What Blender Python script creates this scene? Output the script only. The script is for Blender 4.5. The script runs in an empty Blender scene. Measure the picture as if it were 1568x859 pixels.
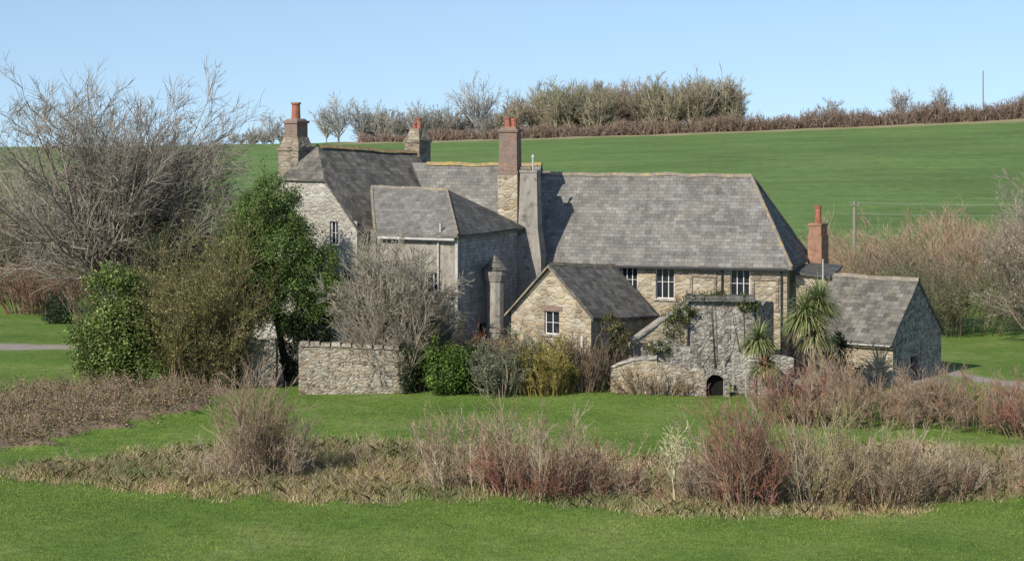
import bpy, math
import numpy as np
from mathutils import Vector
rng=np.random.default_rng(7)
scene=bpy.context.scene
COL=scene.collection

# ------------------------------------------------------------------ node helpers
def newmat(name):
    m=bpy.data.materials.new(name); m.use_nodes=True
    nt=m.node_tree; b=nt.nodes['Principled BSDF']; b.inputs['Roughness'].default_value=0.9
    b.inputs['Specular IOR Level'].default_value=0.2
    return m,nt,b
def node(nt,t,inp=None,**kw):
    n=nt.nodes.new(t)
    for k,v in kw.items(): setattr(n,k,v)
    if inp:
        for k,v in inp.items():
            s=n.inputs[k]
            if isinstance(v,bpy.types.NodeSocket): nt.links.new(v,s)
            else: s.default_value=v
    return n
def c4(c): return (c[0],c[1],c[2],1)
def mixc(nt,f,a,b,mode='MIX'):
    n=nt.nodes.new('ShaderNodeMix'); n.data_type='RGBA'; n.blend_type=mode
    for s,v in ((n.inputs[0],f),(n.inputs[6],a),(n.inputs[7],b)):
        if isinstance(v,bpy.types.NodeSocket): nt.links.new(v,s)
        elif isinstance(v,tuple): s.default_value=c4(v)
        else: s.default_value=v
    return n.outputs[2]
def ramp(nt,f,stops,interp='LINEAR'):
    r=nt.nodes.new('ShaderNodeValToRGB'); r.color_ramp.interpolation=interp
    e=r.color_ramp.elements
    while len(e)<len(stops): e.new(0.5)
    for i,(p,c) in enumerate(stops):
        e[i].position=p; e[i].color=c4(c) if isinstance(c,tuple) else (c,c,c,1)
    nt.links.new(f,r.inputs[0]); return r.outputs[0]
def noise(nt,vec,scale,detail=4,rough=0.55,dist=0.0):
    return node(nt,'ShaderNodeTexNoise',{'Vector':vec,'Scale':scale,'Detail':detail,'Roughness':rough,'Distortion':dist}).outputs[0]
def bump(nt,b,h,strength,dist):
    n=node(nt,'ShaderNodeBump',{'Height':h,'Strength':strength,'Distance':dist})
    nt.links.new(n.outputs[0],b.inputs['Normal'])

def mat_stone(name,pal,mortar,sx=2.6,sy=5.2,dark=0.5,lichen=0.0):
    m,nt,b=newmat(name)
    uv=node(nt,'ShaderNodeTexCoord').outputs['UV']
    nz=node(nt,'ShaderNodeTexNoise',{'Vector':uv,'Scale':3.0,'Detail':3.0})
    v=node(nt,'ShaderNodeVectorMath',{0:nz.outputs['Color'],1:(0.5,0.5,0.5)},operation='SUBTRACT').outputs[0]
    v=node(nt,'ShaderNodeVectorMath',{0:v,'Scale':0.18},operation='SCALE').outputs[0]
    v=node(nt,'ShaderNodeVectorMath',{0:uv,1:v},operation='ADD').outputs[0]
    v=node(nt,'ShaderNodeVectorMath',{0:v,1:(sx,sy,1)},operation='MULTIPLY').outputs[0]
    vo=node(nt,'ShaderNodeTexVoronoi',{'Vector':v,'Scale':1.0,'Randomness':1.0})
    ve=node(nt,'ShaderNodeTexVoronoi',{'Vector':v,'Scale':1.0,'Randomness':1.0},feature='DISTANCE_TO_EDGE')
    sep=node(nt,'ShaderNodeSeparateColor',{0:vo.outputs['Color']})
    k=len(pal)
    col=ramp(nt,sep.outputs[0],[(i/(k-1),p) for i,p in enumerate(pal)])
    edge=ramp(nt,ve.outputs['Distance'],[(0.02,0.55),(0.10,0.0)])
    col=mixc(nt,edge,col,mortar)
    big=noise(nt,uv,0.55,5,0.6)
    f=ramp(nt,big,[(0.35,0.0),(0.65,1.0)])
    col=mixc(nt,f,col,mixc(nt,1.0,col,(dark,dark*0.97,dark*0.92),'MULTIPLY'))
    fine=noise(nt,uv,14,3,0.7)
    col=mixc(nt,1.0,col,ramp(nt,fine,[(0.3,0.68),(0.7,1.22)]),'MULTIPLY')
    g1=noise(nt,uv,1.3,6,0.75)
    col=mixc(nt,ramp(nt,g1,[(0.52,0.0),(0.62,0.5)]),col,(0.41,0.38,0.32))
    st=node(nt,'ShaderNodeVectorMath',{0:uv,1:(1.6,0.4,1)},operation='MULTIPLY').outputs[0]
    g2=noise(nt,st,1.4,6,0.75)
    col=mixc(nt,ramp(nt,g2,[(0.55,0.0),(0.67,0.55)]),col,(0.1,0.09,0.068))
    if lichen>0:
        l=noise(nt,uv,5.0,5,0.75)
        col=mixc(nt,ramp(nt,l,[(0.56-lichen*0.1,0.0),(0.62,1.0)]),col,(0.42,0.41,0.37))
        l2=noise(nt,uv,3.1,5,0.75)
        col=mixc(nt,ramp(nt,l2,[(0.55,0.0),(0.62,0.8)]),col,(0.06,0.055,0.05))
    nt.links.new(col,b.inputs['Base Color'])
    h=ramp(nt,ve.outputs['Distance'],[(0.0,0.0),(0.18,1.0)])
    bump(nt,b,h,0.7,0.05)
    return m
def mat_slate(name,c1,c2,lich=(0.27,0.25,0.19),w=0.32,h=0.2,patch=0.5,var=0.16):
    m,nt,b=newmat(name)
    uv=node(nt,'ShaderNodeTexCoord').outputs['UV']
    br=node(nt,'ShaderNodeTexBrick',{'Vector':uv,'Color1':c4(c1),'Color2':c4(c2),'Mortar':c4([x*0.5 for x in c1]),'Scale':1.0,
        'Mortar Size':0.008,'Brick Width':w,'Row Height':h,'Bias':0.0})
    col=br.outputs['Color']
    br2=node(nt,'ShaderNodeTexBrick',{'Vector':uv,'Color1':c4((1-var,)*3),'Color2':c4((1+var,)*3),'Mortar':c4((1,1,1)),'Scale':1.0,
        'Mortar Size':0.0,'Brick Width':w,'Row Height':h,'Bias':0.0},offset_frequency=2)
    col=mixc(nt,1.0,col,br2.outputs['Color'],'MULTIPLY')
    rowv=node(nt,'ShaderNodeVectorMath',{0:uv,1:(0.15,1.0/h*0.5,1)},operation='MULTIPLY').outputs[0]
    col=mixc(nt,1.0,col,ramp(nt,noise(nt,rowv,1.0,4,0.6),[(0.3,0.85),(0.7,1.15)]),'MULTIPLY')
    big=noise(nt,uv,0.5,6,0.65)
    col=mixc(nt,1.0,col,ramp(nt,big,[(0.3,0.76),(0.7,1.22)]),'MULTIPLY')
    str_=node(nt,'ShaderNodeVectorMath',{0:uv,1:(2.2,0.35,1)},operation='MULTIPLY').outputs[0]
    col=mixc(nt,1.0,col,ramp(nt,noise(nt,str_,1.5,4,0.6),[(0.35,0.82),(0.65,1.14)]),'MULTIPLY')
    l=noise(nt,uv,2.2,6,0.75)
    col=mixc(nt,ramp(nt,l,[(0.52,0.0),(0.72,patch)]),col,lich)
    l=noise(nt,uv,9,4,0.75)
    col=mixc(nt,ramp(nt,l,[(0.58,0.0),(0.68,0.55)]),col,(0.33,0.3,0.2))
    l=noise(nt,uv,1.1,6,0.8)
    col=mixc(nt,ramp(nt,l,[(0.54,0.0),(0.66,0.4)]),col,(0.2,0.15,0.08))
    nt.links.new(col,b.inputs['Base Color'])
    b.inputs['Roughness'].default_value=0.75; b.inputs['Specular IOR Level'].default_value=0.2
    bump(nt,b,br.outputs['Fac'],0.5,0.02)
    return m
def mat_noise(name,c1,c2,scale=2.0,rough=0.9,bs=0.3,streak=False,third=None,tf=1.0):
    m,nt,b=newmat(name)
    uv=node(nt,'ShaderNodeTexCoord').outputs['UV']
    v=uv
    if streak: v=node(nt,'ShaderNodeVectorMath',{0:uv,1:(3.0,0.5,1)},operation='MULTIPLY').outputs[0]
    n1=noise(nt,v,scale,6,0.65)
    col=ramp(nt,n1,[(0.3,c1),(0.7,c2)])
    if third:
        col=mixc(nt,ramp(nt,noise(nt,uv,scale*1.7,5,0.7),[(0.52 if tf==1.0 else 0.46,0.0),(0.62 if tf==1.0 else 0.6,1.0 if tf==1.0 else 0.75)]),col,third)
    nt.links.new(col,b.inputs['Base Color']); b.inputs['Roughness'].default_value=rough
    bump(nt,b,noise(nt,uv,scale*6,4,0.6),bs,0.03)
    return m
def mat_brick(name,c1,c2,weather=0.8):
    m,nt,b=newmat(name)
    uv=node(nt,'ShaderNodeTexCoord').outputs['UV']
    br=node(nt,'ShaderNodeTexBrick',{'Vector':uv,'Color1':c4(c1),'Color2':c4(c2),'Mortar':c4((0.3,0.26,0.22)),'Scale':1.0,
        'Mortar Size':0.012,'Brick Width':0.22,'Row Height':0.075})
    col=mixc(nt,1.0,br.outputs['Color'],ramp(nt,noise(nt,uv,3,5,0.7),[(0.3,0.55),(0.7,1.2)]),'MULTIPLY')
    col=mixc(nt,ramp(nt,noise(nt,uv,2.3,5,0.7),[(0.45,0.0),(0.62,weather)]),col,(0.19,0.165,0.135))
    nt.links.new(col,b.inputs['Base Color']); bump(nt,b,br.outputs['Fac'],0.4,0.01)
    return m
def mat_plain(name,c,rough=0.5,spec=0.4,var=0.15):
    m,nt,b=newmat(name)
    o=node(nt,'ShaderNodeTexCoord').outputs['Object']
    col=ramp(nt,noise(nt,o,4,4),[(0.3,tuple(x*(1-var) for x in c)),(0.7,tuple(min(1,x*(1+var)) for x in c))])
    nt.links.new(col,b.inputs['Base Color']); b.inputs['Roughness'].default_value=rough; b.inputs['Specular IOR Level'].default_value=spec
    return m
def mat_veg(name,trans=0.0,rough=0.8,spec=0.2):
    m,nt,b=newmat(name)
    a=node(nt,'ShaderNodeAttribute',attribute_name='Col')
    nt.links.new(a.outputs['Color'],b.inputs['Base Color'])
    b.inputs['Roughness'].default_value=rough; b.inputs['Specular IOR Level'].default_value=spec
    if trans>0:
        t=node(nt,'ShaderNodeBsdfTranslucent',{'Color':a.outputs['Color']})
        mx=node(nt,'ShaderNodeMixShader',{0:trans})
        nt.links.new(b.outputs[0],mx.inputs[1]); nt.links.new(t.outputs[0],mx.inputs[2])
        nt.links.new(mx.outputs[0],nt.nodes['Material Output'].inputs[0])
    return m

STONE=mat_stone('rubble_stone',[(0.28,0.2,0.12),(0.45,0.37,0.25),(0.58,0.5,0.38),(0.4,0.34,0.25),(0.54,0.42,0.26),(0.33,0.27,0.2)],(0.54,0.48,0.38),dark=0.65)
STONE_PALE=mat_stone('limewashed_stone',[(0.38,0.35,0.3),(0.53,0.5,0.44),(0.46,0.42,0.36),(0.57,0.54,0.48),(0.32,0.28,0.22)],(0.54,0.51,0.46),dark=0.68)
STONE_GREY=mat_stone('lichened_stone',[(0.16,0.13,0.1),(0.28,0.25,0.2),(0.36,0.33,0.28),(0.24,0.2,0.16),(0.31,0.27,0.22)],(0.3,0.27,0.23),dark=0.55,lichen=0.9)
STONE_STACK=mat_stone('chimney_stone',[(0.2,0.15,0.11),(0.33,0.26,0.19),(0.4,0.34,0.26),(0.27,0.21,0.155)],(0.33,0.29,0.23),dark=0.6)
STONE_WALL=mat_stone('garden_wall_stone',[(0.25,0.18,0.12),(0.42,0.34,0.25),(0.54,0.47,0.36),(0.33,0.27,0.19)],(0.4,0.35,0.28),sx=3.2,sy=6.5,dark=0.6,lichen=0.2)
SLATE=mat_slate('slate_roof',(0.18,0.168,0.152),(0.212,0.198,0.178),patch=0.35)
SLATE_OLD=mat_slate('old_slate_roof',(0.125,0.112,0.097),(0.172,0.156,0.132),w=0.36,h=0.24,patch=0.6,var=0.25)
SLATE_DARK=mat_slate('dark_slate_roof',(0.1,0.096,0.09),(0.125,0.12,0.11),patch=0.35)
SLATE_HUNG=mat_slate('slate_hanging',(0.3,0.285,0.265),(0.36,0.345,0.315),w=0.25,h=0.16,lich=(0.45,0.43,0.38),patch=0.7)
RENDER=mat_noise('cement_render',(0.22,0.195,0.165),(0.36,0.33,0.285),1.2,bs=0.3,streak=True,third=(0.15,0.13,0.11))
PALE=mat_noise('weathered_render',(0.24,0.21,0.175),(0.4,0.37,0.31),1.5,streak=True,third=(0.17,0.15,0.12))
BRICK=mat_brick('brick',(0.24,0.12,0.085),(0.3,0.16,0.11),0.9)
BRICK_O=mat_brick('orange_brick',(0.42,0.15,0.06),(0.5,0.2,0.09),0.4)
CLAY=mat_plain('clay_pot',(0.33,0.13,0.085),0.85,0.15,0.3)
WHITE=mat_plain('white_paint',(0.72,0.7,0.66),0.5,0.4,0.08)
OFFWHITE=mat_noise('weathered_board',(0.3,0.28,0.25),(0.58,0.56,0.52),2.5)
GLASS=mat_plain('window_glass',(0.025,0.028,0.032),0.12,0.6)
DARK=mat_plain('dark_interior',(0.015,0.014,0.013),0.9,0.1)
RIDGE=mat_noise('ridge_tile',(0.2,0.16,0.1),(0.32,0.26,0.16),2.2,third=(0.46,0.3,0.07),tf=2)
RIDGE_G=mat_noise('ridge_tile_grey',(0.16,0.14,0.12),(0.3,0.255,0.2),1.5,third=(0.42,0.3,0.12))
GUTTER=mat_plain('gutter_black',(0.03,0.03,0.03),0.5,0.4)
WOOD=mat_plain('weathered_wood',(0.25,0.22,0.18),0.9,0.1)
METAL=mat_plain('galvanised_metal',(0.3,0.3,0.3),0.5,0.4)
TWIG=mat_veg('twigs',0.0,0.9)
LEAF=mat_veg('leaves',0.2,0.5,0.3)
GRASSB=mat_veg('grass_blades',0.0,0.8,0.05)

# ------------------------------------------------------------------ mesh helpers
def jit(p):
    x,y,z=p
    return 0.5*(0.035*math.sin(1.3*x+0.7*y+0.4)+0.03*math.sin(2.9*x-1.1*y+2.0*z)+0.02*math.sin(5.1*x+3.3*y))
class PB:
    def __init__(s): s.v=[];s.f=[];s.m=[];s.uv=[]
    def face(s,pts,m=0,frame=None):
        pts=[Vector(p) for p in pts]
        if frame is None:
            n=Vector((0,0,0))
            for i in range(len(pts)):
                a=pts[i];b=pts[(i+1)%len(pts)]
                n+=Vector(((a.y-b.y)*(a.z+b.z),(a.z-b.z)*(a.x+b.x),(a.x-b.x)*(a.y+b.y)))
            if n.length<1e-9: return
            n.normalize()
            u=Vector((0,0,1)).cross(n)
            if u.length<0.05: u=Vector((1,0,0))
            u.normalize(); v=n.cross(u)
            frame=(u,v,Vector((0,0,0)))
        u,v,o=frame
        i0=len(s.v); s.v+= [tuple(p) for p in pts]; s.f.append(list(range(i0,i0+len(pts)))); s.m.append(m)
        s.uv+=[((p-o).dot(u),(p-o).dot(v)) for p in pts]
    def box(s,c,d,lx,ly,z0,z1,m=0,top=1.0,topy=None):
        d=Vector((d[0],d[1],0)).normalized(); n=Vector((d.y,-d.x,0)); c=Vector((c[0],c[1],0))
        ty=top if topy is None else topy
        def q(a,b,z,kx=1,ky=1): return c+d*(a*lx/2*kx)+n*(b*ly/2*ky)+Vector((0,0,z))
        B=[q(-1,1,z0),q(1,1,z0),q(1,-1,z0),q(-1,-1,z0)]
        T=[q(-1,1,z1,top,ty),q(1,1,z1,top,ty),q(1,-1,z1,top,ty),q(-1,-1,z1,top,ty)]
        for i in range(4):
            j=(i+1)%4; s.face([B[i],B[j],T[j],T[i]],m)
        s.face(T,m); s.face(B[::-1],m)
    def cyl(s,c,r0,r1,z0,z1,m=0,n=12,cap=True):
        a=[2*math.pi*i/n for i in range(n)]
        B=[(c[0]+r0*math.cos(t),c[1]+r0*math.sin(t),z0) for t in a]; T=[(c[0]+r1*math.cos(t),c[1]+r1*math.sin(t),z1) for t in a]
        for i in range(n):
            j=(i+1)%n; s.face([B[i],B[j],T[j],T[i]],m)
        if cap: s.face(T,m)
    def patch(s,A,B,C,D,m=0,thick=0.1,step=0.6,skirt=True,wob=1.0):
        A,B,C,D=[Vector(p) for p in (A,B,C,D)]
        u=((B-A)+(C-D)).normalized(); n=u.cross((D-A)+(C-B)).normalized()
        if n.z<0: n=-n
        v=n.cross(u)
        if v.z<0: v=-v
        fr=(u,v,A)
        nu=max(1,int(max((B-A).length,(C-D).length)/step)); nv=max(1,int(max((D-A).length,(C-B).length)/step))
        P=[[None]*(nu+1) for _ in range(nv+1)]
        for j in range(nv+1):
            for i in range(nu+1):
                a=i/nu;b=j/nv
                p=A*(1-a)*(1-b)+B*a*(1-b)+C*a*b+D*(1-a)*b
                P[j][i]=p+Vector((0,0,jit(p)*wob))
        for j in range(nv):
            for i in range(nu):
                s.face([P[j][i],P[j][i+1],P[j+1][i+1],P[j+1][i]],m,fr)
        if skirt:
            dz=Vector((0,0,-thick))
            def sk(L):
                for a,b in zip(L[:-1],L[1:]): s.face([a+dz,b+dz,b,a],m)
            sk(P[0]); sk([r[nu] for r in P]); sk([r[0] for r in P][::-1])
            s.face([A+dz,B+dz,C+dz,D+dz],m)
    def ridge(s,a,b,m=0,w=0.14,step=0.42):
        a=Vector(a);b=Vector(b);L=(b-a).length;n=max(1,int(L/step));d=(b-a)/n
        h=Vector((-d.y,d.x,0))
        if h.length<1e-5: h=Vector((1,0,0))
        h.normalize()
        for i in range(n):
            p=a+d*i;q=a+d*(i+1.03); up=0.06+0.014*math.sin(i*7.3)
            pz=Vector((0,0,jit(p)+up));qz=Vector((0,0,jit(q)+up))
            lo=Vector((0,0,-0.16))
            s.face([p+h*w+pz+lo,q+h*w+qz+lo,q+qz+h*w*0.35,p+pz+h*w*0.35],m)
            s.face([p+pz+h*w*.35,q+qz+h*w*.35,q+qz-h*w*.35,p+pz-h*w*.35],m)
            s.face([p-h*w+pz+lo,p+pz-h*w*0.35,q+qz-h*w*0.35,q-h*w+qz+lo],m)
    def wall(s,p0,p1,z0,z1,ops=(),m=0,depth=0.16,mg=1,z1b=None):
        p0=Vector((p0[0],p0[1],0));p1=Vector((p1[0],p1[1],0));d=(p1-p0);L=d.length;d.normalize();n=Vector((d.y,-d.x,0))
        if z1b is None: z1b=z1
        us=sorted(set([0,L]+[o[0] for o in ops]+[o[1] for o in ops])); vs=sorted(set([z0,z1]+[o[2] for o in ops]+[o[3] for o in ops]))
        Z=lambda u,v: v if v<z1-1e-6 else z1+(z1b-z1)*u/L
        Q=lambda u,v,k=0: p0+d*u-n*k+Vector((0,0,Z(u,v)))
        for i in range(len(us)-1):
            for j in range(len(vs)-1):
                cu=(us[i]+us[i+1])/2;cv=(vs[j]+vs[j+1])/2
                if any(o[0]<cu<o[1] and o[2]<cv<o[3] for o in ops): continue
                s.face([Q(us[i],vs[j]),Q(us[i+1],vs[j]),Q(us[i+1],vs[j+1]),Q(us[i],vs[j+1])],m)
        for (a,b,c,e) in [o[:4] for o in ops]:
            s.face([Q(a,c),Q(b,c),Q(b,c,depth),Q(a,c,depth)],m); s.face([Q(a,e),Q(a,e,depth),Q(b,e,depth),Q(b,e)],m)
            s.face([Q(a,c),Q(a,c,depth),Q(a,e,depth),Q(a,e)],m); s.face([Q(b,c),Q(b,e),Q(b,e,depth),Q(b,c,depth)],m)
            s.face([Q(a,c,depth),Q(b,c,depth),Q(b,e,depth),Q(a,e,depth)],mg)
    def build(s,name,mats,parent=None):
        me=bpy.data.meshes.new(name); me.from_pydata(s.v,[],s.f)
        for m in mats: me.materials.append(m)
        me.polygons.foreach_set('material_index',s.m)
        uv=me.uv_layers.new(name='UVMap'); uv.data.foreach_set('uv',np.array(s.uv,dtype=np.float32).ravel())
        me.update()
        o=bpy.data.objects.new(name,me); COL.objects.link(o)
        if parent: o.parent=parent
        return o
def empty(name,loc=(0,0,0)):
    e=bpy.data.objects.new(name,None); COL.objects.link(e); e.empty_display_size=0.5; return e

def window(parent,p0,p1,op,depth=0.16,nv=2,nh=2,lintel=None,name='window'):
    pb=PB(); p0=Vector((p0[0],p0[1],0));p1=Vector((p1[0],p1[1],0));d=(p1-p0).normalized();n=Vector((d.y,-d.x,0))
    a,b,c,e=op; k=depth-0.05
    def bar(u0,u1,v0,v1,off=k,t=0.05):
        cc=p0+d*((u0+u1)/2)-n*off; pb.box((cc.x,cc.y),d,u1-u0,t,v0,v1,0)
    w=0.045
    bar(a,a+w,c,e);bar(b-w,b,c,e);bar(a+w,b-w,c,c+w);bar(a+w,b-w,e-w,e)
    for i in range(1,nv+1):
        u=a+(b-a)*i/(nv+1); bar(u-0.018,u+0.018,c+w,e-w,k+0.003)
    for i in range(1,nh+1):
        v=c+(e-c)*i/(nh+1); bar(a+w,b-w,v-0.009,v+0.009,k+0.006)
    cc=p0+d*((a+b)/2)+n*0.03; pb.box((cc.x,cc.y),d,b-a+0.2,0.12,c-0.09,c-0.005,1)
    o=pb.build(name,[WHITE,STONE_PALE],parent)
    if lintel:
        q=PB(); cc=p0+d*((a+b)/2)+n*0.004; q.box((cc.x,cc.y),d,b-a+0.35,0.05,e+0.004,e+0.22,0); q.build('lintel',[lintel],parent)

# ------------------------------------------------------------------ numpy mesh
def npmesh(name,V,F,C,mat,parent=None):
    V=np.asarray(V,np.float32);F=np.asarray(F,np.int32);k=F.shape[1];m=len(F)
    me=bpy.data.meshes.new(name)
    me.vertices.add(len(V)); me.vertices.foreach_set('co',V.ravel())
    me.loops.add(m*k); me.loops.foreach_set('vertex_index',F.ravel())
    me.polygons.add(m); me.polygons.foreach_set('loop_start',np.arange(0,m*k,k,dtype=np.int32))
    try: me.polygons.foreach_set('loop_total',np.full(m,k,np.int32))
    except Exception: pass
    me.update(calc_edges=True)
    if C is not None:
        at=me.attributes.new('Col','FLOAT_COLOR','POINT')
        cc=np.ones((len(V),4),np.float32); cc[:,:3]=C; at.data.foreach_set('color',cc.ravel())
    me.materials.append(mat)
    o=bpy.data.objects.new(name,me); COL.objects.link(o)
    if parent: o.parent=parent
    return o
def nrm(a): return a/np.maximum(np.linalg.norm(a,axis=-1,keepdims=True),1e-9)
def prisms(P0,P1,r0,r1,C):
    n=len(P0); d=nrm(P1-P0); ref=np.where(np.abs(d[:,2:3])<0.9,np.array([[0,0,1.0]]),np.array([[1.0,0,0]]))
    a=nrm(np.cross(d,ref)); b=np.cross(d,a)
    V=np.zeros((n,6,3))
    for k in range(3):
        t=2*math.pi*k/3; o=a*math.cos(t)+b*math.sin(t)
        V[:,k]=P0+o*r0[:,None]; V[:,3+k]=P1+o*r1[:,None]
    base=(np.arange(n)*6)[:,None,None]
    F=np.array([[0,1,4,3],[1,2,5,4],[2,0,3,5]])[None]+base
    return V.reshape(-1,3),F.reshape(-1,4),np.repeat(C,6,axis=0)
class Plant:
    def __init__(s,seed): s.r=np.random.default_rng(seed); s.V=[];s.F=[];s.C=[];s.n=0
    def add(s,V,F,C): s.V.append(V);s.F.append(F+s.n);s.C.append(C);s.n+=len(V)
    def grow(s,S,D,L,R,nseg,wob,trop,taper,col,cv=0.22):
        r=s.r;n=len(S);P=S.copy();d=nrm(D);N=[P];DD=[d];RR=[R]
        cc=np.array(col)[None]*(1+cv*r.normal(size=(n,1))).clip(0.4,1.8)
        for i in range(nseg):
            d=nrm(d+wob*r.normal(size=(n,3))+np.array(trop)[None]); Q=P+d*(L/nseg)[:,None]
            r1=R*(1-(i+1)/nseg*(1-taper))
            s.add(*prisms(P,Q,RR[-1],r1,cc)); P=Q;N.append(P);DD.append(d);RR.append(r1)
        return np.stack(N,1),np.stack(DD,1),np.stack(RR,1),L
    def kids(s,G,per,tmin,ang,lr,rr,rmin,tmax=1.0):
        N,DD,RR,L=G;r=s.r;n,k,_=N.shape;idx=np.repeat(np.arange(n),per);m=len(idx)
        t=r.uniform(tmin,tmax,m)*(k-1);i=np.minimum(t.astype(int),k-2);f=(t-i)[:,None]
        P=N[idx,i]*(1-f)+N[idx,i+1]*f;d=DD[idx,i+1];R=RR[idx,i]*(1-f[:,0])+RR[idx,i+1]*f[:,0]
        q=nrm(np.cross(d,r.normal(size=(m,3))));a=np.radians(r.normal(ang,ang*0.25,m))[:,None]
        nd=d*np.cos(a)+q*np.sin(a)
        l=L[idx]*lr*r.uniform(0.6,1.25,m)*(1.15-0.5*t/(k-1))
        return P,nd,l,np.maximum(R*rr,rmin)
    def leaves(s,P,size,cols,up=0.3,out=None,tint=None,aspect=0.55):
        r=s.r;n=len(P);nn=r.normal(size=(n,3));nn[:,2]+=up
        if out is not None: nn+=out
        nn=nrm(nn);a=nrm(np.cross(nn,r.normal(size=(n,3))));b=np.cross(nn,a)
        sz=size*r.uniform(0.6,1.4,(n,1))
        V=np.stack([P-a*sz,P-b*sz*aspect+nn*sz*0.15,P+a*sz,P+b*sz*aspect+nn*sz*0.15],1)
        F=np.arange(n*4).reshape(n,4)
        cols=np.array(cols);c=cols[r.integers(0,len(cols),n)]*r.uniform(0.7,1.3,(n,1))
        if tint is not None: c=c*tint
        s.add(V.reshape(-1,3),F,np.repeat(c,4,axis=0))
    def blob(s,c,rad,nclump,per,size,cols,sig=0.2,flat=0.0,inner=0.55):
        r=s.r;c=np.array(c);rad=np.array(rad)
        d=nrm(r.normal(size=(nclump,3)));rr=r.uniform(inner,1.0,(nclump,1))**0.8
        lump=1+0.18*np.sin(3*d[:,:1]*2.2+c[0])+0.16*np.sin(4.1*d[:,2:3]+2*d[:,1:2]+c[1])
        K=c+d*rad*rr*lump
        tint=r.uniform(0.55,1.35,(nclump,1))
        idx=np.repeat(np.arange(nclump),per)
        P=K[idx]+r.normal(size=(len(idx),3))*rad.mean()*sig
        s.leaves(P,size,cols,out=(P-c)/rad*0.7,tint=tint[idx])
    def make(s,name,mat,parent=None):
        return npmesh(name,np.concatenate(s.V),np.concatenate(s.F),np.concatenate(s.C),mat,parent)

# ------------------------------------------------------------------ terrain
def Hx(x):
    x=np.clip(x,-220,260); return 7.9+0.0287*x+0.000117*x*x
low_x=[-40,-16.6,-12.0,-8,-5.8,0,6.2,11,15.9,40]; low_y=[70,70.0,69.8,68.2,66.8,66.0,64.6,65.3,66.5,67]
up_x=[-40,-17.4,-12.4,-8.7,-4.5,0,3.4,7.2,12,18.2,40]; up_y=[73.5,75,79,81,80.5,79,77.6,77.6,79.5,79,78]
def edge_noise(x,y): return 0.5*np.sin(0.9*x+0.3*y)+0.35*np.sin(2.3*x+1.7)+0.25*np.sin(4.7*x-0.8*y)
def m_rough(x,y):
    a=np.interp(x,low_x,low_y)+edge_noise(x,y)*0.9+0.8*np.sin(0.37*x+2);b=np.interp(x,up_x,up_y)+edge_noise(x+30,y)*0.8
    return np.clip((y-a)/4.0,0,1)*np.clip((b-y)/2.6,0,1)
def m_bank(x,y):
    xn=x+edge_noise(y*1.3,x)*1.2; yn=y+edge_noise(x,y)*1.2
    lo=np.interp(xn,[-22,-18.2,-14.5,-11.9],[76.0,77.6,84,90.0]);hi=92.8
    return np.clip((yn-lo)/1.4,0,1)*np.clip((hi-yn)/0.8,0,1)*np.clip((-11.5-xn)/1.5,0,1)
def m_path(x,y):
    n=edge_noise(x,y)*0.25
    a=np.clip(1.9-np.abs(y+n-(111.5+0.03*(x+22))),0,1)*np.clip((-19.0-x)/1.5,0,1)
    cy=np.interp(x,[19,20.5,22,24,27],[104,99.5,96.0,93.8,92.5])
    b=np.clip(2.1-np.abs(y+n-cy),0,1)*np.clip((x-19)/1,0,1)
    yard=np.clip((y-96)/1,0,1)*np.clip((108-y)/1,0,1)*np.clip((x+14)/1,0,1)*np.clip((20-x)/1,0,1)
    return np.maximum(np.maximum(a,b),yard)
def gz(x,y):
    x=np.asarray(x,float);y=np.asarray(y,float)
    H=Hx(x);t=np.clip((y-175)/225,0,1)
    z=0.8+(H-0.8)*t**1.1
    z=np.where(y>400,H-(y-400)*0.032,z)
    z=z+0.05*np.sin(0.31*x+0.2*y)+0.04*np.sin(0.7*x-0.43*y+1)+0.8*np.sin(0.021*x+1)*np.clip((y-190)/80,0,1)*np.clip((400-y)/80,0,1)
    z=z-0.3*m_rough(x,y)+0.35*m_bank(x,y)+0.03*np.sin(2.1*x+1.4*y)*m_rough(x,y)
    return z
g=lambda x,y: float(gz(x,y))
xs=np.concatenate([np.linspace(-2500,-150,16)[:-1],np.linspace(-150,-36,38)[:-1],np.linspace(-36,36,220)[:-1],np.linspace(36,170,44)[:-1],np.linspace(170,2500,16)])
ys=np.concatenate([np.linspace(-60,52,18)[:-1],np.linspace(52,120,230)[:-1],np.linspace(120,420,120)[:-1],np.linspace(420,4000,30)])
X,Y=np.meshgrid(xs,ys);Z=gz(X,Y)
V=np.stack([X,Y,Z],-1).reshape(-1,3);nx=len(xs);ny=len(ys)
i=np.arange(nx-1)[None,:]+np.arange(ny-1)[:,None]*nx
F=np.stack([i,i+1,i+1+nx,i+nx],-1).reshape(-1,4)
C=np.stack([m_rough(X,Y),m_bank(X,Y),m_path(X,Y)],-1).reshape(-1,3)
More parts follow.
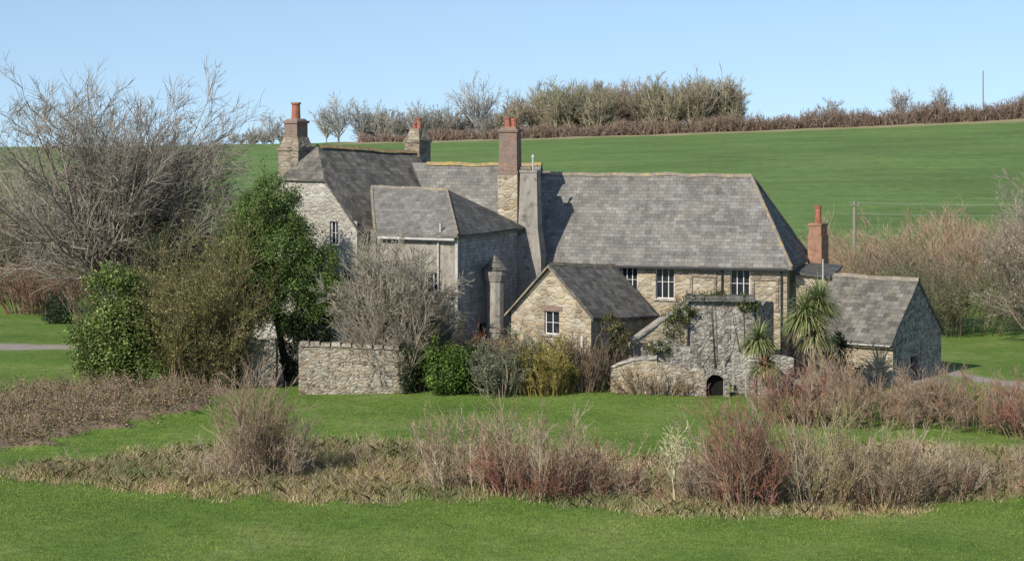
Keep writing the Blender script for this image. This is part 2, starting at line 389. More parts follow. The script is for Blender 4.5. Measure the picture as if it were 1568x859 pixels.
def mat_ground():
    m,nt,b=newmat('ground_grass')
    a=node(nt,'ShaderNodeAttribute',attribute_name='Col');s=node(nt,'ShaderNodeSeparateColor',{0:a.outputs['Color']})
    p=node(nt,'ShaderNodeNewGeometry').outputs['Position']
    sp=node(nt,'ShaderNodeSeparateXYZ',{0:p})
    n1=noise(nt,p,0.22,5,0.6);n2=noise(nt,p,2.2,5,0.7);n3=noise(nt,p,11,3,0.7)
    lawn=ramp(nt,n1,[(0.3,(0.085,0.15,0.022)),(0.52,(0.13,0.2,0.036)),(0.72,(0.2,0.235,0.07))])
    lawn=mixc(nt,1.0,lawn,ramp(nt,n2,[(0.3,0.72),(0.7,1.25)]),'MULTIPLY')
    lawn=mixc(nt,1.0,lawn,ramp(nt,n3,[(0.3,0.7),(0.7,1.3)]),'MULTIPLY')
    st=node(nt,'ShaderNodeVectorMath',{0:p,1:(0.035,0.22,0.0)},operation='MULTIPLY').outputs[0]
    f1=noise(nt,st,1.0,6,0.7)
    field=ramp(nt,f1,[(0.3,(0.1,0.175,0.042)),(0.5,(0.13,0.205,0.054)),(0.7,(0.17,0.235,0.07))])
    field=mixc(nt,1.0,field,ramp(nt,noise(nt,p,0.7,5,0.8),[(0.3,0.7),(0.7,1.25)]),'MULTIPLY')
    field=mixc(nt,1.0,field,ramp(nt,noise(nt,p,0.03,4,0.6),[(0.35,0.85),(0.65,1.12)]),'MULTIPLY')
    ff=node(nt,'ShaderNodeMapRange',{'Value':sp.outputs[1],'From Min':160.0,'From Max':185.0}).outputs[0]
    col=mixc(nt,ff,lawn,field)
    rough=ramp(nt,n2,[(0.25,(0.16,0.13,0.07)),(0.5,(0.3,0.24,0.135)),(0.75,(0.19,0.21,0.07))])
    rn=node(nt,'ShaderNodeMath',{0:s.outputs[0],1:noise(nt,p,1.1,6,0.75)},operation='ADD').outputs[0]
    rf=ramp(nt,rn,[(0.66,0.0),(1.0,1.0)])
    col=mixc(nt,rf,col,rough)
    top=node(nt,'ShaderNodeMapRange',{'Value':sp.outputs[1],'From Min':387.0,'From Max':393.0}).outputs[0]
    tx=node(nt,'ShaderNodeMapRange',{'Value':sp.outputs[0],'From Min':-34.0,'From Max':-28.0}).outputs[0]
    tt=node(nt,'ShaderNodeMath',{0:top,1:tx},operation='MULTIPLY').outputs[0]
    col=mixc(nt,tt,col,(0.33,0.28,0.16))
    bank=ramp(nt,n2,[(0.3,(0.09,0.065,0.04)),(0.55,(0.24,0.17,0.11)),(0.7,(0.13,0.15,0.05))])
    bn=node(nt,'ShaderNodeMath',{0:s.outputs[1],1:noise(nt,p,1.2,5,0.7)},operation='ADD').outputs[0]
    col=mixc(nt,ramp(nt,bn,[(0.7,0.0),(1.0,1.0)]),col,bank)
    path=ramp(nt,noise(nt,p,3,5,0.7),[(0.3,(0.26,0.22,0.19)),(0.7,(0.4,0.35,0.31))])
    col=mixc(nt,s.outputs[2],col,path)
    nt.links.new(col,b.inputs['Base Color'])
    bump(nt,b,mixc(nt,0.5,n2,n3),0.6,0.12)
    return m
go=npmesh('ground',V,F,C,mat_ground()); 
go.data.polygons.foreach_set('use_smooth',np.ones(len(F),bool))

# grass blades
def blades(name,x,y,h,w,cols,lean=0.35,seed=1,mat=GRASSB,per=1,spread=0.0,patchy=0.0,var=0.3):
    r=np.random.default_rng(seed)
    h=np.repeat(np.broadcast_to(h,x.shape),per)
    x=np.repeat(x,per);y=np.repeat(y,per);n=len(x)
    x=x+r.normal(size=n)*spread;y=y+r.normal(size=n)*spread
    z=gz(x,y)-0.02;hh=h*r.uniform(0.5,1.3,n);a=r.uniform(0,math.pi,n);ww=w*r.uniform(0.6,1.3,n)
    B=np.stack([x,y,z],1);side=np.stack([np.cos(a),np.sin(a),0*a],1)*ww[:,None]/2
    ln=r.normal(size=(n,2))*lean*hh[:,None]
    M=B+np.stack([ln[:,0]*0.35,ln[:,1]*0.35,hh*0.6],1);T=B+np.stack([ln[:,0],ln[:,1],hh],1)
    cols=np.array(cols);tuft=cols[r.integers(0,len(cols),n//per)]*r.uniform(1-var,1+var,(n//per,1))
    c=np.repeat(tuft,per,axis=0)*r.uniform(0.8,1.2,(n,1))
    if patchy>0:
        q=(np.sin(0.43*x+0.9*y)+np.sin(1.1*x-0.37*y+2)+np.sin(0.21*x-0.5*y+1)+0.7*np.sin(2.3*x+1.9*y))/3.7
        c=c*(1+patchy*q[:,None]*np.array([[1.2,0.75,1.0]]))
    V=np.stack([B-side,B+side,M+side*0.7,T+side*0.15,M-side*0.7],1).reshape(-1,3)
    F=np.arange(n*5).reshape(n,5)
    return npmesh(name,V,F,np.repeat(c,5,axis=0),mat)
LG=[(0.135,0.2,0.036),(0.16,0.225,0.046),(0.12,0.18,0.033),(0.2,0.235,0.07)]
n=170000;x=rng.uniform(-19,19,n);y=57+rng.uniform(0,1,n)**0.8*16
k=m_rough(x,y)<0.5
blades('lawn_grass',x[k],y[k],0.06,0.02,LG,seed=2,patchy=0.4,var=0.2)
n=60000;x=rng.uniform(-19,19,n);y=rng.uniform(76,96,n);k=(m_rough(x,y)<0.5)&(m_bank(x,y)<0.3)&(m_path(x,y)<0.3)
blades('lawn_grass',x[k],y[k],0.06,0.028,LG,seed=3,patchy=0.35,var=0.2)
# rough grass
n=38000;x=rng.uniform(-20,22,n);y=rng.uniform(62.5,82.5,n)
dens=0.45+0.5*np.sin(1.1*x+0.5*y)*np.sin(0.8*y-0.6*x+1)+0.25*np.sin(2.7*x)
mr=m_rough(x,y)
k=(mr>0.03)&(rng.uniform(0,1,n)<(0.3+dens)*np.clip(mr*1.4,0,1))
blades('rough_grass',x[k],y[k],0.1+0.24*np.clip(mr[k]*1.6,0,1),0.017,[(0.42,0.34,0.2),(0.36,0.28,0.16),(0.48,0.4,0.25),(0.26,0.25,0.1),(0.18,0.22,0.06),(0.3,0.2,0.13),(0.2,0.24,0.07)],lean=0.6,seed=4,per=11,spread=0.18,patchy=0.35)
# bracken bank
n=5600;x=rng.uniform(-25,-11.0,n);y=rng.uniform(75,94,n);mb=m_bank(x,y)
k=(mb>0.1)&(rng.uniform(0,1,n)<(0.65+0.5*np.sin(1.3*x+0.7*y)*np.sin(0.9*y-x))*np.clip(mb*1.3,0,1));x=x[k];y=y[k]
pl=Plant(5);K=np.stack([x,y,gz(x,y)+0.16],1);hs=pl.r.uniform(0.4,1.9,(len(K),1));idx=np.repeat(np.arange(len(K)),20)
P=K[idx]+pl.r.normal(size=(len(idx),3))*np.array([0.22,0.22,0.15])*hs[idx]
kc=np.array([(0.4,0.28,0.18),(0.3,0.2,0.13),(0.46,0.36,0.24),(0.2,0.14,0.09),(0.34,0.26,0.15),(0.22,0.23,0.08)])[pl.r.integers(0,6,len(K))]
pl.leaves(P,0.04,[(1,1,1),(0.7,0.68,0.65)],tint=(kc*pl.r.uniform(0.5,1.25,(len(K),1)))[idx])
gk=pl.r.uniform(size=len(K))<0.18;Pg=np.repeat(K[gk],25,0);pl.leaves(Pg+pl.r.normal(size=Pg.shape)*0.22,0.04,[(0.14,0.18,0.04),(0.22,0.25,0.08)])
sk=pl.r.uniform(size=len(K))<0.5;nS=sk.sum()
G1=pl.grow(K[sk]-np.array([[0,0,0.25]]),np.tile([[0,0,1.0]],(nS,1))+pl.r.normal(size=(nS,3))*0.4,pl.r.uniform(0.4,1.1,nS),np.full(nS,0.012),3,0.2,(0,0,-0.05),0.6,(0.4,0.29,0.2))
P,d,l,R=pl.kids(G1,5,0.2,45,0.5,0.8,0.008);pl.grow(P,d,l,R,2,0.15,(0,0,-0.05),0.6,(0.33,0.23,0.16))
pl.make('bracken',LEAF)

# ------------------------------------------------------------------ MANOR HOUSE
manor=empty('stone_manor_house')
ax=np.array([-0.966,0.259]); bk=np.array([0.259,0.966]); Cc=np.array([12.63,100.0])
def hp(L,b=0.0): q=Cc+ax*L+bk*b; return (float(q[0]),float(q[1]))
def h3(L,b,z): q=hp(L,b); return (q[0],q[1],z)
LH=12.6; W=6.5; EZ=5.85; RZ=9.85
ops=[]
for (Lr,w_,zb,zt) in ((1.72,0.9,4.15,5.7),(5.25,0.88,4.15,5.7),(7.0,0.78,4.3,5.7),(9.7,0.9,4.6,5.7)):
    u=LH-Lr-w_; ops.append((u,u+w_,zb,zt))
blind=[(LH-4.4,LH-3.4,3.9,5.2),(LH-1.5,LH-0.5,3.8,5.1)]
pb=PB(); pb.wall(hp(LH),hp(0),0,EZ,ops,0,0.2,1)
pb.wall(hp(0),hp(0,W),0,EZ,(),0); pb.wall(hp(0,W),hp(LH,W),0,EZ,(),0)
pb.wall(hp(LH,W),hp(LH),0,EZ); pb.build('hall_walls',[STONE,GLASS],manor)
for o_ in ops: window(manor,hp(LH),hp(0),o_,0.2,2,1)
q=PB();d=Vector((-ax[0],-ax[1],0))
for a,b,c,e in blind:
    for (u0,u1,v0,v1) in ((a-0.12,a,c,e),(b,b+0.12,c,e),(a-0.15,b+0.15,e,e+0.16),(a-0.15,b+0.15,c-0.14,c)):
        cc=hp(LH-(u0+u1)/2,-0.02); q.box(cc,d,u1-u0,0.08,v0,v1,0)
q.build('blocked_window_surrounds',[STONE_STACK],manor)
pb=PB();ov=0.28
zl=EZ-0.12
pb.patch(h3(LH,-ov,zl),h3(-ov,-ov,zl),h3(2.15,W/2,RZ),h3(LH,W/2,RZ),0)
pb.patch(h3(-ov,-ov,zl),h3(-ov,W+ov,zl),h3(2.15,W/2,RZ),h3(2.15,W/2,RZ),1)  # hip end turned from the sun: its shade painted by a darker slate
pb.patch(h3(-ov,W+ov,zl),h3(LH,W+ov,zl),h3(LH,W/2,RZ),h3(2.15,W/2,RZ),0)
pb.build('hall_roof',[SLATE,SLATE_OLD],manor)
pb=PB();pb.ridge(h3(LH,W/2,RZ),h3(2.15,W/2,RZ));pb.ridge(h3(2.15,W/2,RZ),h3(-ov,-ov,zl),0,0.1);pb.ridge(h3(2.15,W/2,RZ),h3(-ov,W+ov,zl),0,0.1)
pb.build('hall_ridge_tiles',[RIDGE_G],manor)
pb=PB();cc=hp(LH/2,-ov-0.05);pb.box(cc,d,LH,0.1,zl-0.16,zl-0.06,0)
for L in (0.25,3.0):
    pb.cyl(hp(L,-0.1),0.04,0.04,0.8,zl-0.1,0,8)
pb.build('hall_gutter',[GUTTER],manor)
# centre range
L0,L1=LH,19.5;RC=10.3
pb=PB();pb.wall(hp(L1),hp(L0),0,EZ+0.3);pb.wall(hp(L0),hp(L0,W),0,EZ+0.3);pb.face([h3(L0,0,EZ+0.3),h3(L0,W,EZ+0.3),h3(L0,W/2,RC-0.05)],0)
pb.wall(hp(L0,W),hp(L1,W),0,EZ+0.3);pb.build('centre_range_walls',[STONE,GLASS],manor)
pb=PB();pb.patch(h3(L1,-ov,EZ+0.2),h3(L0-0.15,-ov,EZ+0.2),h3(L0-0.15,W/2,RC),h3(L1,W/2,RC),0)
pb.patch(h3(L0-0.15,W+ov,EZ+0.2),h3(L1,W+ov,EZ+0.2),h3(L1,W/2,RC),h3(L0-0.15,W/2,RC),0)
pb.build('centre_range_roof',[SLATE],manor)
pb=PB();pb.ridge(h3(18.3,W/2,RC),h3(L0-0.15,W/2,RC),0,0.16);pb.build('centre_ridge_tiles',[RIDGE],manor)
# west wing with half hip
G=np.array([-9.8,102.6]);w=np.array([0.8,-0.6]);r_=np.array([0.6,0.8])
def w3(u,t,z): q=G+w*u+r_*t; return (float(q[0]),float(q[1]),z)
def w2(u,t): return w3(u,t,0)[:2]
hw=3.3;ze=7.6;zr=11.25;sl=(zr-ze)/hw;zc=9.7;uc=(zr-zc)/sl;LW=8.2;zr2=10.85;ze2=7.35
pb=PB()
win=(hw+1.62,hw+2.12,6.65,7.75)
pb.wall(w2(-hw,0),w2(hw,0),0,7.8,[win,(hw+0.3,hw+1.1,3.6,5.0)],0,0.2,1)
pb.face([w3(-hw+0.18,0,7.8),w3(hw-0.18,0,7.8),w3(uc,0,zc-0.06),w3(-uc,0,zc-0.06)],0)
pb.wall(w2(hw,0),w2(hw,LW),0,ze2-0.05);pb.wall(w2(-hw,LW),w2(-hw,0),0,ze2-0.05)
pb.build('west_wing_walls',[STONE_PALE,GLASS],manor)
window(manor,w2(-hw,0),w2(hw,0),win,0.2,1,1)
pb=PB();o_=0.25;go_=-0.15
E=lambda t,s_=1: w3(s_*(hw+o_),t,(ze-sl*o_) if t<4 else ze2-sl*o_)
pb.patch(E(go_),E(0.95),w3(0,0.95,zr),w3(uc,go_,zc),0)
pb.patch(E(0.95),E(LW),w3(0,LW,zr2),w3(0,0.95,zr),0)
pb.patch(E(0.95,-1),E(go_,-1),w3(-uc,go_,zc),w3(0,0.95,zr),0)
pb.patch(E(LW,-1),E(0.95,-1),w3(0,0.95,zr),w3(0,LW,zr2),0)
pb.patch(w3(-uc,go_,zc),w3(uc,go_,zc),w3(0,0.95,zr),w3(0,0.95,zr),0)
pb.build('west_wing_roof',[SLATE_OLD],manor)
pb=PB();pb.ridge(w3(0,0.95,zr),w3(0,LW,zr2),0,0.2);pb.build('west_wing_ridge_tiles',[RIDGE],manor)
# stair block
FL=(-5.9,98.2);NC=(-2.43,96.5);BR=(0.25,102.0);BL=(-6.2,104.5);bz=7.4;RE=(-2.99,99.9,9.3);RL=(-6.55,101.7,9.35)
pb=PB();pb.wall(FL,NC,0,bz,[(0.5,1.2,4.3,5.7),(2.3,3.0,4.3,5.7)],1,0.15,2);pb.wall(NC,BR,0,bz,[(2.2,2.9,1.2,3.3)],0,0.25,3)
pb.wall((-6.9,102.5),FL,0,bz,(),1);pb.build('stair_block_walls',[SLATE_HUNG,PALE,GLASS,DARK],manor)
window(manor,FL,NC,(0.5,1.2,4.3,5.7),0.15,1,2);window(manor,FL,NC,(2.3,3.0,4.3,5.7),0.15,1,2)
A1=(-6.15,97.95,bz);A2=(-2.38,96.1,bz);A3=(0.65,102.1,bz+0.05)
pb=PB();pb.patch(A1,A2,RE,RL,0);pb.patch(A2,A3,RE,RE,1);pb.patch(A3,(-5.0,105.2,bz+0.1),RL,RE,0);pb.build('stair_block_roof',[SLATE,SLATE_DARK],manor)  # right-facing hip in darker slate: shade on that side put into its colour
pb=PB();pb.ridge(RL,RE,0,0.1);pb.ridge(RE,A2,0,0.08);pb.ridge(RL,A1,0,0.08);pb.build('stair_block_hip_flashing',[RIDGE_G],manor)
pb=PB()
dv=Vector((NC[0]-FL[0],NC[1]-FL[1],0)).normalized();nn=Vector((dv.y,-dv.x,0))
cc=((FL[0]+NC[0])/2+nn.x*0.28,(FL[1]+NC[1])/2+nn.y*0.28);pb.box(cc,dv,3.9,0.1,bz-0.24,bz-0.13,0)
pb.box((NC[0]-0.02,NC[1]-0.06),dv,0.13,0.08,0.8,bz-0.12,0)
pb.box((NC[0]-0.85,NC[1]+0.37-0.03),dv,0.08,0.08,0.8,bz-0.12,0)
pb.box((NC[0]-0.75,NC[1]+0.2),dv,0.08,0.08,bz-0.3,bz+0.5,0)
pb.build('stair_block_boards',[OFFWHITE],manor)
# oriel turret
pb=PB();tc=(-0.75,98.6)
pb.cyl(tc,0.42,0.42,0.5,5.5,0,12);pb.cyl(tc,0.46,0.46,2.9,3.05,0,12);pb.cyl(tc,0.46,0.56,5.2,5.5,0,12);pb.cyl(tc,0.56,0.56,5.5,5.72,1,12);pb.cyl(tc,0.62,0.08,5.72,6.35,2,12)
pb.build('porch_turret',[PALE,RENDER,SLATE_OLD],manor)
# chimneys
def chimney(name,c,d,parts,pots,mats):
    pb=PB()
    for (lx,ly,z0,z1,m,tp) in parts: pb.box(c,d,lx,ly,z0,z1,m,tp)
    for (ox,oy,rr,z0,z1) in pots:
        dd=Vector((d[0],d[1],0)).normalized();n_=Vector((dd.y,-dd.x,0));p=(c[0]+dd.x*ox+n_.x*oy,c[1]+dd.y*ox+n_.y*oy)
        pb.cyl(p,rr,rr*0.85,z0,z1,len(mats)-1,12);pb.cyl(p,rr*1.1,rr*1.1,z1-0.1,z1,len(mats)-1,12)
    pb.build(name,mats,manor)
chimney('west_chimney',(-10.35,104.3),w,[(1.3,1.1,6,11.0,0,1.0),(1.42,1.2,11.0,11.18,0,1.0),(1.2,1.0,11.18,11.65,0,0.75),(0.82,0.75,11.65,12.3,1,1.0),(0.95,0.88,12.3,12.42,1,1.0),(0.8,0.74,12.42,12.52,1,0.8)],[(0,0,0.22,12.5,13.3)],[STONE_STACK,BRICK,CLAY])
chimney('rear_chimney',(-4.75,109.6),w,[(0.95,0.9,8,11.3,0,1.0),(1.05,1.0,11.3,11.45,0,1.0),(0.9,0.85,11.45,12.0,0,0.6)],[(0.1,0,0.13,11.95,12.55),(-0.18,0,0.1,11.95,12.3)],[STONE_STACK,CLAY])
chimney('lateral_chimney',hp(13.1,-0.25),ax,[(1.0,1.0,0,7.6,0,1.0),(0.95,0.95,7.6,9.9,0,1.0),(1.0,1.0,9.9,10.1,1,1.0),(0.9,0.85,10.1,11.9,1,0.95),(1.0,0.95,11.9,12.02,1,1.0),(0.85,0.8,12.02,12.14,1,0.8)],[(0.12,0,0.16,12.1,12.62),(-0.2,0,0.14,12.1,12.55)],[STONE,BRICK,CLAY])
pb=PB();pb.box(hp(12.55,-0.05),ax,0.9,0.6,0,10.15,0);pb.box(hp(12.55,-0.05),ax,1.0,0.7,10.15,10.25,1);pb.build('chimney_link_wall',[STONE_STACK,RIDGE_G],manor)
pb=PB();c_=hp(12.0,-0.65)
pb.box(c_,ax,1.35,1.2,0,6.0,0,0.97);pb.box(c_,ax,1.31,1.16,6.0,7.4,0,0.72,0.8);pb.box(c_,ax,0.94,0.92,7.4,10.0,0,0.85);pb.box(c_,ax,0.86,0.86,10.0,10.12,0,1.0)
pb.cyl((c_[0]+0.12,c_[1]),0.05,0.05,10.12,10.75,1,8);pb.cyl((c_[0]+0.12,c_[1]),0.09,0.03,10.7,10.85,1,8)
pb.build('rendered_chimney',[RENDER,OFFWHITE],manor)
chimney('east_chimney',(14.85,105.6),w,[(0.75,0.7,3,6.9,0,1.0),(0.66,0.62,6.9,7.35,0,1.0),(0.76,0.7,7.35,7.45,0,1.0)],[(0,0,0.17,7.45,8.3)],[BRICK_O,CLAY])
pb=PB();pb.patch(h3(-0.3,0.6,5.45),h3(-1.9,0.6,5.3),h3(-1.9,5.8,5.45),h3(-0.3,5.8,5.6),0);pb.wall(hp(-0.3,0.8),hp(-1.8,0.8),0,5.3,(),1)
pb.cyl(hp(-1.6,0.4),0.035,0.035,4,6.1,2,8);pb.build('east_lean_to',[SLATE_DARK,STONE,OFFWHITE],manor)

# ------------------------------------------------------------------ small gabled outbuilding
shed=empty('gabled_stone_outbuilding')
N_=np.array([3.43,94.5]);gd=np.array([-0.85,0.53]);sd=np.array([0.53,0.85])
def s3(a,b,z): q=N_+gd*a+sd*b; return (float(q[0]),float(q[1]),z)
gw=4.07;sl_=5.7;e1=4.15;r1=6.2;e2=3.8;r2=5.75
pb=PB();wop=(gw-2.35,gw-1.6,3.1,4.12)
pb.wall(s3(gw,0,0)[:2],s3(0,0,0)[:2],0,e1,[wop],0,0.18,1)
pb.face([s3(gw,0,e1),s3(0,0,e1),s3(gw/2,0,r1-0.05)],0)
pb.wall(s3(0,0,0)[:2],s3(0,sl_,0)[:2],0,e1-0.05,[(1.6,2.6,0.8,2.9)],0,0.3,2,e2);pb.wall(s3(gw,sl_,0)[:2],s3(gw,0,0)[:2],0,e2,(),0,z1b=e1)
pb.build('walls',[STONE,GLASS,DARK],shed)
window(shed,s3(gw,0,0)[:2],s3(0,0,0)[:2],wop,0.18,1,1,BRICK)
t=0.22
pb=PB();pb.patch(s3(-t,-0.18,e1-0.22),s3(-t,sl_+0.1,e2-0.22),s3(gw/2,sl_+0.1,r2),s3(gw/2,-0.18,r1),0)
pb.patch(s3(gw+t,sl_+0.1,e2-0.22),s3(gw+t,-0.18,e1-0.22),s3(gw/2,-0.18,r1),s3(gw/2,sl_+0.1,r2),0);pb.build('roof',[SLATE_OLD],shed)
pb=PB();pb.ridge(s3(gw/2,-0.18,r1),s3(gw/2,sl_,r2),0,0.12);pb.build('ridge_tiles',[RIDGE_G],shed)
pb=PB()
for (A_,B_) in ((s3(-t,-0.21,e1-0.28),s3(gw/2,-0.21,r1-0.06)),(s3(gw/2,-0.21,r1-0.06),s3(gw+t,-0.21,e1-0.28))):
    A_=Vector(A_);B_=Vector(B_);dz=Vector((0,0,-0.09));nn=Vector((-sd[0],-sd[1],0))*0.05
    pb.face([A_+dz+nn,B_+dz+nn,B_+nn,A_+nn],0)
pb.build('verge',[RIDGE_G],shed)

# ------------------------------------------------------------------ barn at right
barn=empty('stone_barn')
N2=np.array([16.8,96.0]);ld=np.array([-0.81,0.585]);gd2=np.array([0.585,0.81])
def b3(a,b,z): q=N2+ld*a+gd2*b; return (float(q[0]),float(q[1]),z)
bl=4.2;bw=5.0;be=2.85;br_=5.35
pb=PB();pb.wall(b3(bl,0,0)[:2],b3(0,0,0)[:2],0,be,(),0);pb.wall(b3(0,0,0)[:2],b3(0,bw,0)[:2],0,be,[(1.8,2.6,0.5,1.9)],1,0.3,2)
pb.face([b3(0,0,be),b3(0,bw,be),b3(0,bw/2,br_-0.05)],1);pb.wall(b3(bl,bw,0)[:2],b3(bl,0,0)[:2],0,be);pb.face([b3(bl,bw,be),b3(bl,0,be),b3(bl,bw/2,br_-0.05)],0)
pb.wall(b3(0,bw,0)[:2],b3(bl,bw,0)[:2],0,be)
pb.build('walls',[STONE,STONE_GREY,DARK],barn)
pb=PB();pb.patch(b3(bl+0.1,-0.25,be-0.15),b3(-0.08,-0.25,be-0.15),b3(-0.08,bw/2,br_),b3(bl+0.1,bw/2,br_),0,0.12)
pb.patch(b3(-0.08,bw+0.25,be-0.15),b3(bl+0.1,bw+0.25,be-0.15),b3(bl+0.1,bw/2,br_),b3(-0.08,bw/2,br_),0,0.12);pb.build('roof',[SLATE_OLD],barn)
pb=PB();pb.ridge(b3(bl,bw/2,br_),b3(-0.08,bw/2,br_),0,0.12);cc=b3(bl/2,-0.3,0)[:2];pb.box(cc,ld,bl,0.06,be-0.33,be-0.27,1);pb.build('ridge_tiles',[RIDGE_G,OFFWHITE],barn)

# ------------------------------------------------------------------ rubble walls (irregular tops)
def rubble_wall(name,p0,p1,zt,thick=0.45,mat=STONE_WALL,seed=0,cope=None,step=0.3,amp=0.07,parent=None,zb=0.3,blocks=True):
    r=np.random.default_rng(seed);p0=np.array(p0,float);p1=np.array(p1,float);L=np.linalg.norm(p1-p0);d=(p1-p0)/L;nrm_=np.array([d[1],-d[0]])
    n=max(2,int(L/step));pb=PB()
    tt=np.linspace(0,1,n+1);zz=np.interp(tt,np.linspace(0,1,len(zt)),zt)+r.normal(size=n+1)*amp
    off=r.normal(size=n+1)*0.02
    for i in range(n):
        a=p0+d*L*tt[i];b=p0+d*L*tt[i+1]
        def P(q,s_,z,o): k=q+nrm_*(s_*thick/2+o); return (k[0],k[1],z)
        pb.face([P(a,1,zb,off[i]),P(b,1,zb,off[i+1]),P(b,1,zz[i+1],off[i+1]),P(a,1,zz[i],off[i])],0)
        pb.face([P(b,-1,zb,0),P(a,-1,zb,0),P(a,-1,zz[i],0),P(b,-1,zz[i+1],0)],0)
        pb.face([P(a,1,zz[i],off[i]),P(b,1,zz[i+1],off[i+1]),P(b,-1,zz[i+1],0),P(a,-1,zz[i],0)],0)
        if cope is not None:
            if blocks:
                c=(a+b)/2;zc_=(zz[i]+zz[i+1])/2
                pb.box(c,d,L/n*r.uniform(0.85,0.97),thick+0.12,zc_-0.05,zc_+0.08+r.uniform(0,0.05),1,0.9)
            else:
                A0=P(a,1,zz[i]+0.003,0.06);B0=P(b,1,zz[i+1]+0.003,0.06);B1=P(b,1,zz[i+1]+0.1,0.06);A1_=P(a,1,zz[i]+0.1,0.06)
                pb.face([A0,B0,B1,A1_],1);pb.face([A1_,B1,P(b,-1,zz[i+1]+0.1,-0.06),P(a,-1,zz[i]+0.1,-0.06)],1)
    for q,sg,z in ((p0,-1,zz[0]),(p1,1,zz[-1])):
        A=(q[0]+nrm_[0]*thick/2,q[1]+nrm_[1]*thick/2);B=(q[0]-nrm_[0]*thick/2,q[1]-nrm_[1]*thick/2)
        pb.face([(A[0],A[1],zb),(B[0],B[1],zb),(B[0],B[1],z),(A[0],A[1],z)],0)
    return pb.build(name,[mat,cope or mat],parent)
rubble_wall('garden_wall',(-9.15,93.6),(-4.6,93.6),[2.85,2.85,2.75,2.7],seed=1,cope=STONE_WALL,amp=0.02,step=0.45)
rubble_wall('garden_wall',(-11.9,95.6),(-10.3,95.4),[2.85,2.75],seed=2,cope=STONE_WALL,amp=0.03)
rubble_wall('garden_wall',(-15.0,96.8),(-11.95,95.7),[2.75,2.85],mat=STONE_PALE,seed=3,amp=0.05)
ruin=empty('ruined_outhouse')
rubble_wall('rear_wall',(7.75,96.6),(10.7,96.3),[4.5,4.5],mat=STONE_GREY,seed=4,parent=ruin,amp=0.04)
pb=PB();pb.box((9.2,96.4),(2.95,-0.3),3.1,0.9,4.5,4.75,0,0.97);pb.build('flat_roof',[SLATE_DARK],ruin)
rubble_wall('sloping_wall',(5.2,95.6),(7.7,96.4),[2.75,4.4],mat=STONE,seed=5,cope=PALE,parent=ruin,amp=0.01,blocks=False)
rubble_wall('side_wall',(10.7,96.3),(11.6,98.6),[4.4,4.2],mat=STONE_GREY,seed=6,parent=ruin)
rubble_wall('low_wall',(4.25,93.2),(6.2,92.9),[1.9,2.3,2.35],mat=STONE,seed=7,cope=STONE_PALE,parent=ruin,amp=0.04,blocks=False)
rubble_wall('low_wall',(6.2,92.9),(8.2,92.6),[2.35,2.1,2.0],mat=STONE_WALL,seed=8,parent=ruin,amp=0.08)
rubble_wall('middle_wall',(5.6,94.3),(8.0,94.0),[2.7,3.0,2.8,2.6],mat=STONE_GREY,seed=18,parent=ruin,amp=0.09)
# external steps rising to the right
pb=PB()
for i in range(6): pb.box((9.7+0.28*i,93.4),(1,0.0),0.279,1.0,0.4,1.15+0.2*i,0)
pb.build('stone_steps',[STONE_GREY],ruin)
pb=PB();
cx,cy=8.62,92.5
for i in range(9):
    a0=math.pi*i/9;a1=math.pi*(i+1)/9
    P=lambda a,r,y: (cx-r*math.cos(a),y,1.35+r*math.sin(a))
    pb.face([P(a0,0.38,cy-0.22),P(a1,0.38,cy-0.22),P(a1,0.6,cy-0.22),P(a0,0.6,cy-0.22)][::-1],0)
    pb.face([P(a0,0.6,cy-0.22),P(a1,0.6,cy-0.22),P(a1,0.6,cy+0.22),P(a0,0.6,cy+0.22)],0)
    pb.face([P(a0,0.38,cy-0.22),P(a0,0.38,cy+0.22),P(a1,0.38,cy+0.22),P(a1,0.38,cy-0.22)],0)
for sx in (-0.49,0.49): pb.box((cx+sx,cy),(1,0),0.22,0.44,0.4,1.35,0)
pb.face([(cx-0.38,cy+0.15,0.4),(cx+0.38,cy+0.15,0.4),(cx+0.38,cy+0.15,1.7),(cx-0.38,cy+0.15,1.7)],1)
pb.build('arch',[STONE_GREY,DARK],ruin)
rubble_wall('yard_wall',(9.6,94.4),(12.2,94.8),[2.4,2.2],mat=STONE_PALE,seed=9,parent=ruin)
gate=empty('metal_gate');pb=PB()
for z in (1.0,1.3,1.65,2.0): pb.box((9.45,92.3),(1,-0.25),0.9,0.02,z,z+0.018,0)
for dx in (-0.45,0.45): pb.box((9.45+dx,92.3-0.25*dx),(1,-0.25),0.05,0.05,0.7,2.2,0)
a=Vector((9.0,92.38,1.0));b=Vector((9.9,92.15,2.6))
pb.face([a,a+Vector((0.035,0,0)),b+Vector((0.035,0,0)),b],0)
pb.build('gate_bars',[METAL],gate)
def pole(name,x,y,h,r=0.11,arm=False):
    z=g(x,y);pb=PB();pb.cyl((x,y),r,r*0.75,z-0.2,z+h,0,8)
    if arm: pb.box((x,y-0.1),(1,0.15),0.6,0.08,z+h-0.32,z+h-0.22,0);[pb.cyl((x+o,y-0.1+0.15*o),0.03,0.03,z+h-0.22,z+h-0.05,1,6) for o in (-0.25,0,0.25)]
    return pb.build(name,[WOOD,METAL],None),z+h
po,pz=pole('utility_pole',23.6,150,5.9,0.15,True)
def wires(name,A,B,n,dzs,r):
    pl=Plant(1)
    for dz in dzs:
        t=np.linspace(0,1,n+1)[:,None];P=np.array(A)*(1-t)+np.array(B)*t;P[:,2]+=dz-0.5*4*(t[:,0]*(1-t[:,0]))
        pl.add(*prisms(P[:-1],P[1:],np.full(n,r),np.full(n,r),np.tile([[0.5,0.5,0.46]],(n,1))))
    pl.make(name,TWIG)
wires('power_line',(23.6,150,pz-0.1),(62,158,pz+0.4),14,[0,-0.75],0.012)
pole('utility_pole',87,402,9.0,0.13)
